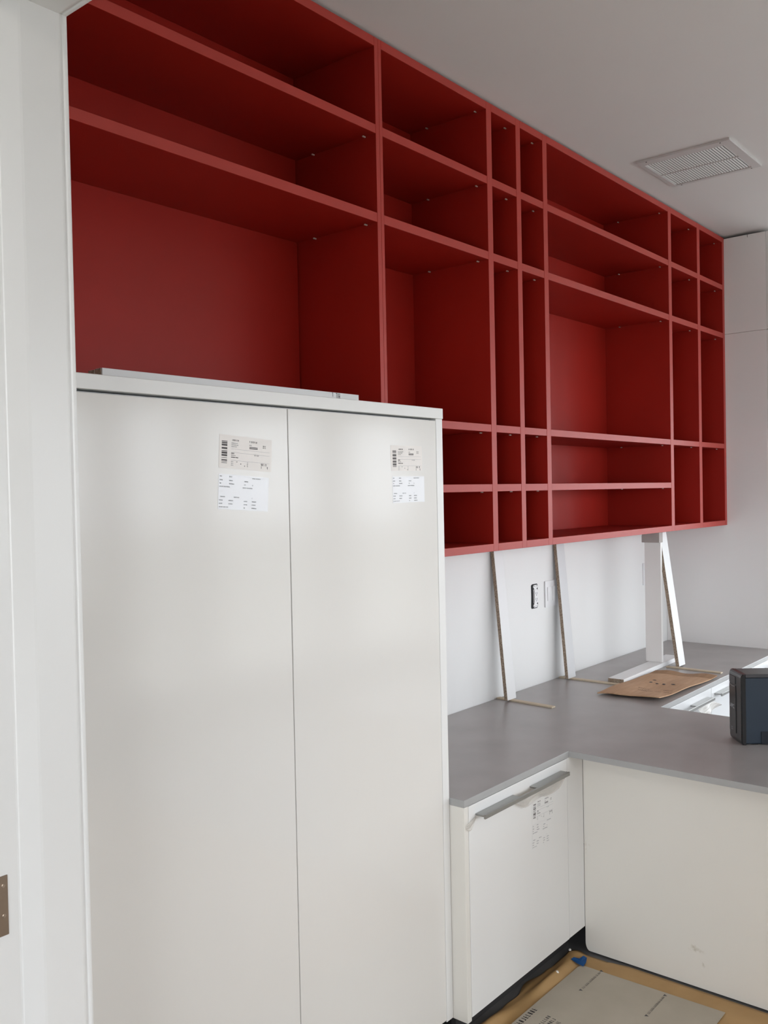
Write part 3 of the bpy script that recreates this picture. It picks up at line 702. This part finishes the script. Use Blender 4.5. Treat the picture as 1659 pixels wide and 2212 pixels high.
# ================================================================== FLOOR COVERING
kp = thing('kraft_paper', 'brown kraft paper spread over the dark floor, bunched at the cabinet plinth', 'paper', (1.6, -2.2, 0))
def kz_(x, y):
    e = max(0, 1-abs((y+.640+.012*math.sin(x*9))/.030)); e2 = max(0, 1-abs((x-2.455-.01*math.sin(y*14))/.03))*max(0, 1-max(0, -(y+.66))/.12)
    cr = max(0, 1-math.hypot((x-2.40)/.10, (y+.635)/.05))
    return .0022 + .022*e*e*(3-2*e)*(.55+.45*math.sin(x*17+1)) + .010*e2*e2 + .012*cr + .0012*math.sin(x*23+y*11)*math.exp(-abs(y+.64)*9)
xs = [.40+(2.495-.40)*i/150 for i in range(151)]
ys = [-.604-.30*(j/46) for j in range(47)] + [-1.0, -1.3, -1.8, -2.5, -3.4, -4.3]
bm = bmesh.new(); g = []
for i, x in enumerate(xs):
    row = []
    for j, y in enumerate(ys):
        yy = y
        if j == 0: yy += .010*math.sin(x*15)+.006*math.sin(x*41)
        xx = x
        if i == 150: xx += -.030*max(0, 1-abs(y+.66)/.10)-.018*max(0, 1-abs(y+.72)/.10)
        if j == 0 and x > 2.3: yy -= .05*max(0, (x-2.3)/.2)
        row.append(bm.verts.new((xx-1.6, yy+2.2, kz_(x, y))))
    g.append(row)
for i in range(150):
    for j in range(len(ys)-1): bm.faces.new((g[i][j], g[i][j+1], g[i+1][j+1], g[i+1][j]))
for f in bm.faces: f.smooth = True
bmesh.ops.recalc_face_normals(bm, faces=bm.faces)
bm.normal_update(); me = bpy.data.meshes.new('paper_sheet'); bm.to_mesh(me); bm.free()
ps = link('paper_sheet', me, KRAFT, kp)
so = ps.modifiers.new('t', 'SOLIDIFY'); so.thickness = .0008; so.offset = 1
fb = thing('floor_board_sheet', 'grey beige protection board with printed lines lying on the kraft paper', 'floor board', (1.4, -.93, 0))
prism('board_sheet', [(.45, -.672), (.45, -1.188), (2.411, -1.181), (2.398, -.690), (2.380, -.684)], .0062, .0080, BOARD, fb, loc=(-1.4, .93, 0))
def floor_print(x0, x1, y, h, words, seed, tri, thick):
    """printed line on the board: seen upside down from the doorway, reads towards smaller x"""
    bm = bmesh.new(); rr = random.Random(seed)
    n = sum(words)+.75*(len(words)-1); L = (x1-x0) - (2.6*h if tri else 0); hh = L/(n*.62)
    hh = min(hh, h)
    sc = L/(n*.62*hh)
    marks(bm, 0, 0, hh, words, thick, rr)
    for v in bm.verts: v.co.x = v.co.x*sc + (1.3*h if tri else 0)
    if tri:
        for cx in (.45*h, x1-x0-.45*h): bm.faces.new([bm.verts.new(p) for p in ((cx-h*.48, 0, 0), (cx+h*.48, 0, 0), (cx, h*.9, 0))])
    for v in bm.verts: v.co = Vector((x1 - v.co.x, y - v.co.y, .0083)) - wloc(fb)
    bmesh.ops.recalc_face_normals(bm, faces=bm.faces)
    link('printed_line', bm_done(bm, 'printed_line'), INK, fb)
floor_print(2.245, 2.408, -.757, .0135, [3, 2, 9, 5, 3], 11, True, .0017)
floor_print(2.237, 2.395, -.989, .0135, [3, 2, 9, 5, 3], 11, True, .0017)
floor_print(1.80, 2.062, -.690, .0175, [9, 6, 3], 12, False, .0028)
for k in range(3): floor_print(1.85, 2.055-.004*k, -.748-.020*k, .012, [8, 6, 5], 13+k, False, .0018)
# loose bits
bm = bmesh.new()
tp = [(-.030, .014, .008), (-.018, .017, .013), (.000, .011, .009), (.018, .018, .014), (.029, .013, .008), (.016, -.012, .004), (-.001, -.030, .002), (-.018, -.010, .005)]
A = [bm.verts.new(p) for p in tp]; c0 = bm.verts.new((0, -.003, .007))
for i in range(8): bm.faces.new((A[i], A[(i+1) % 8], c0))
bmesh.ops.solidify(bm, geom=list(bm.faces), thickness=.0006)
bmesh.ops.recalc_face_normals(bm, faces=bm.faces)
tg = link('tape_scrap', bm_done(bm, 'tape_scrap'), TAPE, None, (2.4090, -.6780, .0085), (0, 0, math.radians(-42)))
tag(tg, 'crumpled scrap of blue tape at the corner of grey floor board', 'tape')
for (x, y, z, r_, lab) in ((2.2830, -.6560, .020, .0062, 'small white foam ball on brown paper nearer the doorway'), (2.4560, -.6120, .014, .0050, 'small white foam crumb at the paper edge under the cabinet corner')):
    bm = bmesh.new(); bmesh.ops.create_icosphere(bm, subdivisions=2, radius=r_)
    for v in bm.verts: v.co *= 1 + .06*math.sin(v.co.x*900+v.co.y*700)
    for f in bm.faces: f.smooth = True
    o = link('foam_ball', bm_done(bm, 'foam_ball'), FOAM, None, (x, y, z)); tag(o, lab, 'foam ball', 'foam crumbs on the floor paper')

# ================================================================== CEILING VENT
vx0, vx1, vy0, vy1 = 3.376, 3.792, -.901, -.496
vent = thing('ceiling_vent', 'white square slatted air vent in the ceiling', 'vent', ((vx0+vx1)/2, (vy0+vy1)/2, CEILZ))
bm = bmesh.new(); t = .036; z0, z1 = CEILZ-.010, CEILZ-.0003
ix0, ix1, iy0, iy1 = 3.424, 3.782, -.865, -.515
ix1 = 3.772
bm_box(bm, vx0, ix0, vy0, vy1, z0, z1); bm_box(bm, ix1, vx1, vy0, vy1, z0, z1)
bm_box(bm, ix0, ix1, vy0, iy0, z0, z1); bm_box(bm, ix0, ix1, iy1, vy1, z0, z1)
bm_box(bm, 3.600, 3.607, iy0, iy1, z0+.001, z1)
me = bm_done(bm, 'frame')
for v in me.vertices: v.co -= wloc(vent)
link('frame', me, VENT, vent)
box('duct_backing', ix0, ix1, iy0, iy1, CEILZ-.0016, CEILZ-.0004, HOLE, vent, bevel=0)
NS = 29
for (a, b) in ((ix0, 3.600), (3.607, ix1)):
    smb = bmesh.new(); bm_box(smb, -(b-a)/2, (b-a)/2, -.0038, .0038, -.0005, .0005); sme = bm_done(smb, 'slat'); sme.materials.append(SLATM)
    for k in range(NS):
        y = iy0 + (iy1-iy0)*(k+.5)/NS
        o = bpy.data.objects.new('slat', sme); col.objects.link(o); o.parent = vent
        o.location = Vector(((a+b)/2, y, CEILZ-.0055)) - wloc(vent); o.rotation_euler = (math.radians(-10), 0, 0)
for (x, y) in ((3.385, -.86), (3.385, -.54), (3.783, -.86), (3.783, -.54)):
    bm = bmesh.new(); bmesh.ops.create_cone(bm, cap_ends=True, segments=10, radius1=.003, radius2=.003, depth=.0014)
    link('screw', bm_done(bm, 'screw'), DARKM, vent, Vector((x, y, CEILZ-.0105)) - wloc(vent))
bpy.context.view_layer.update()
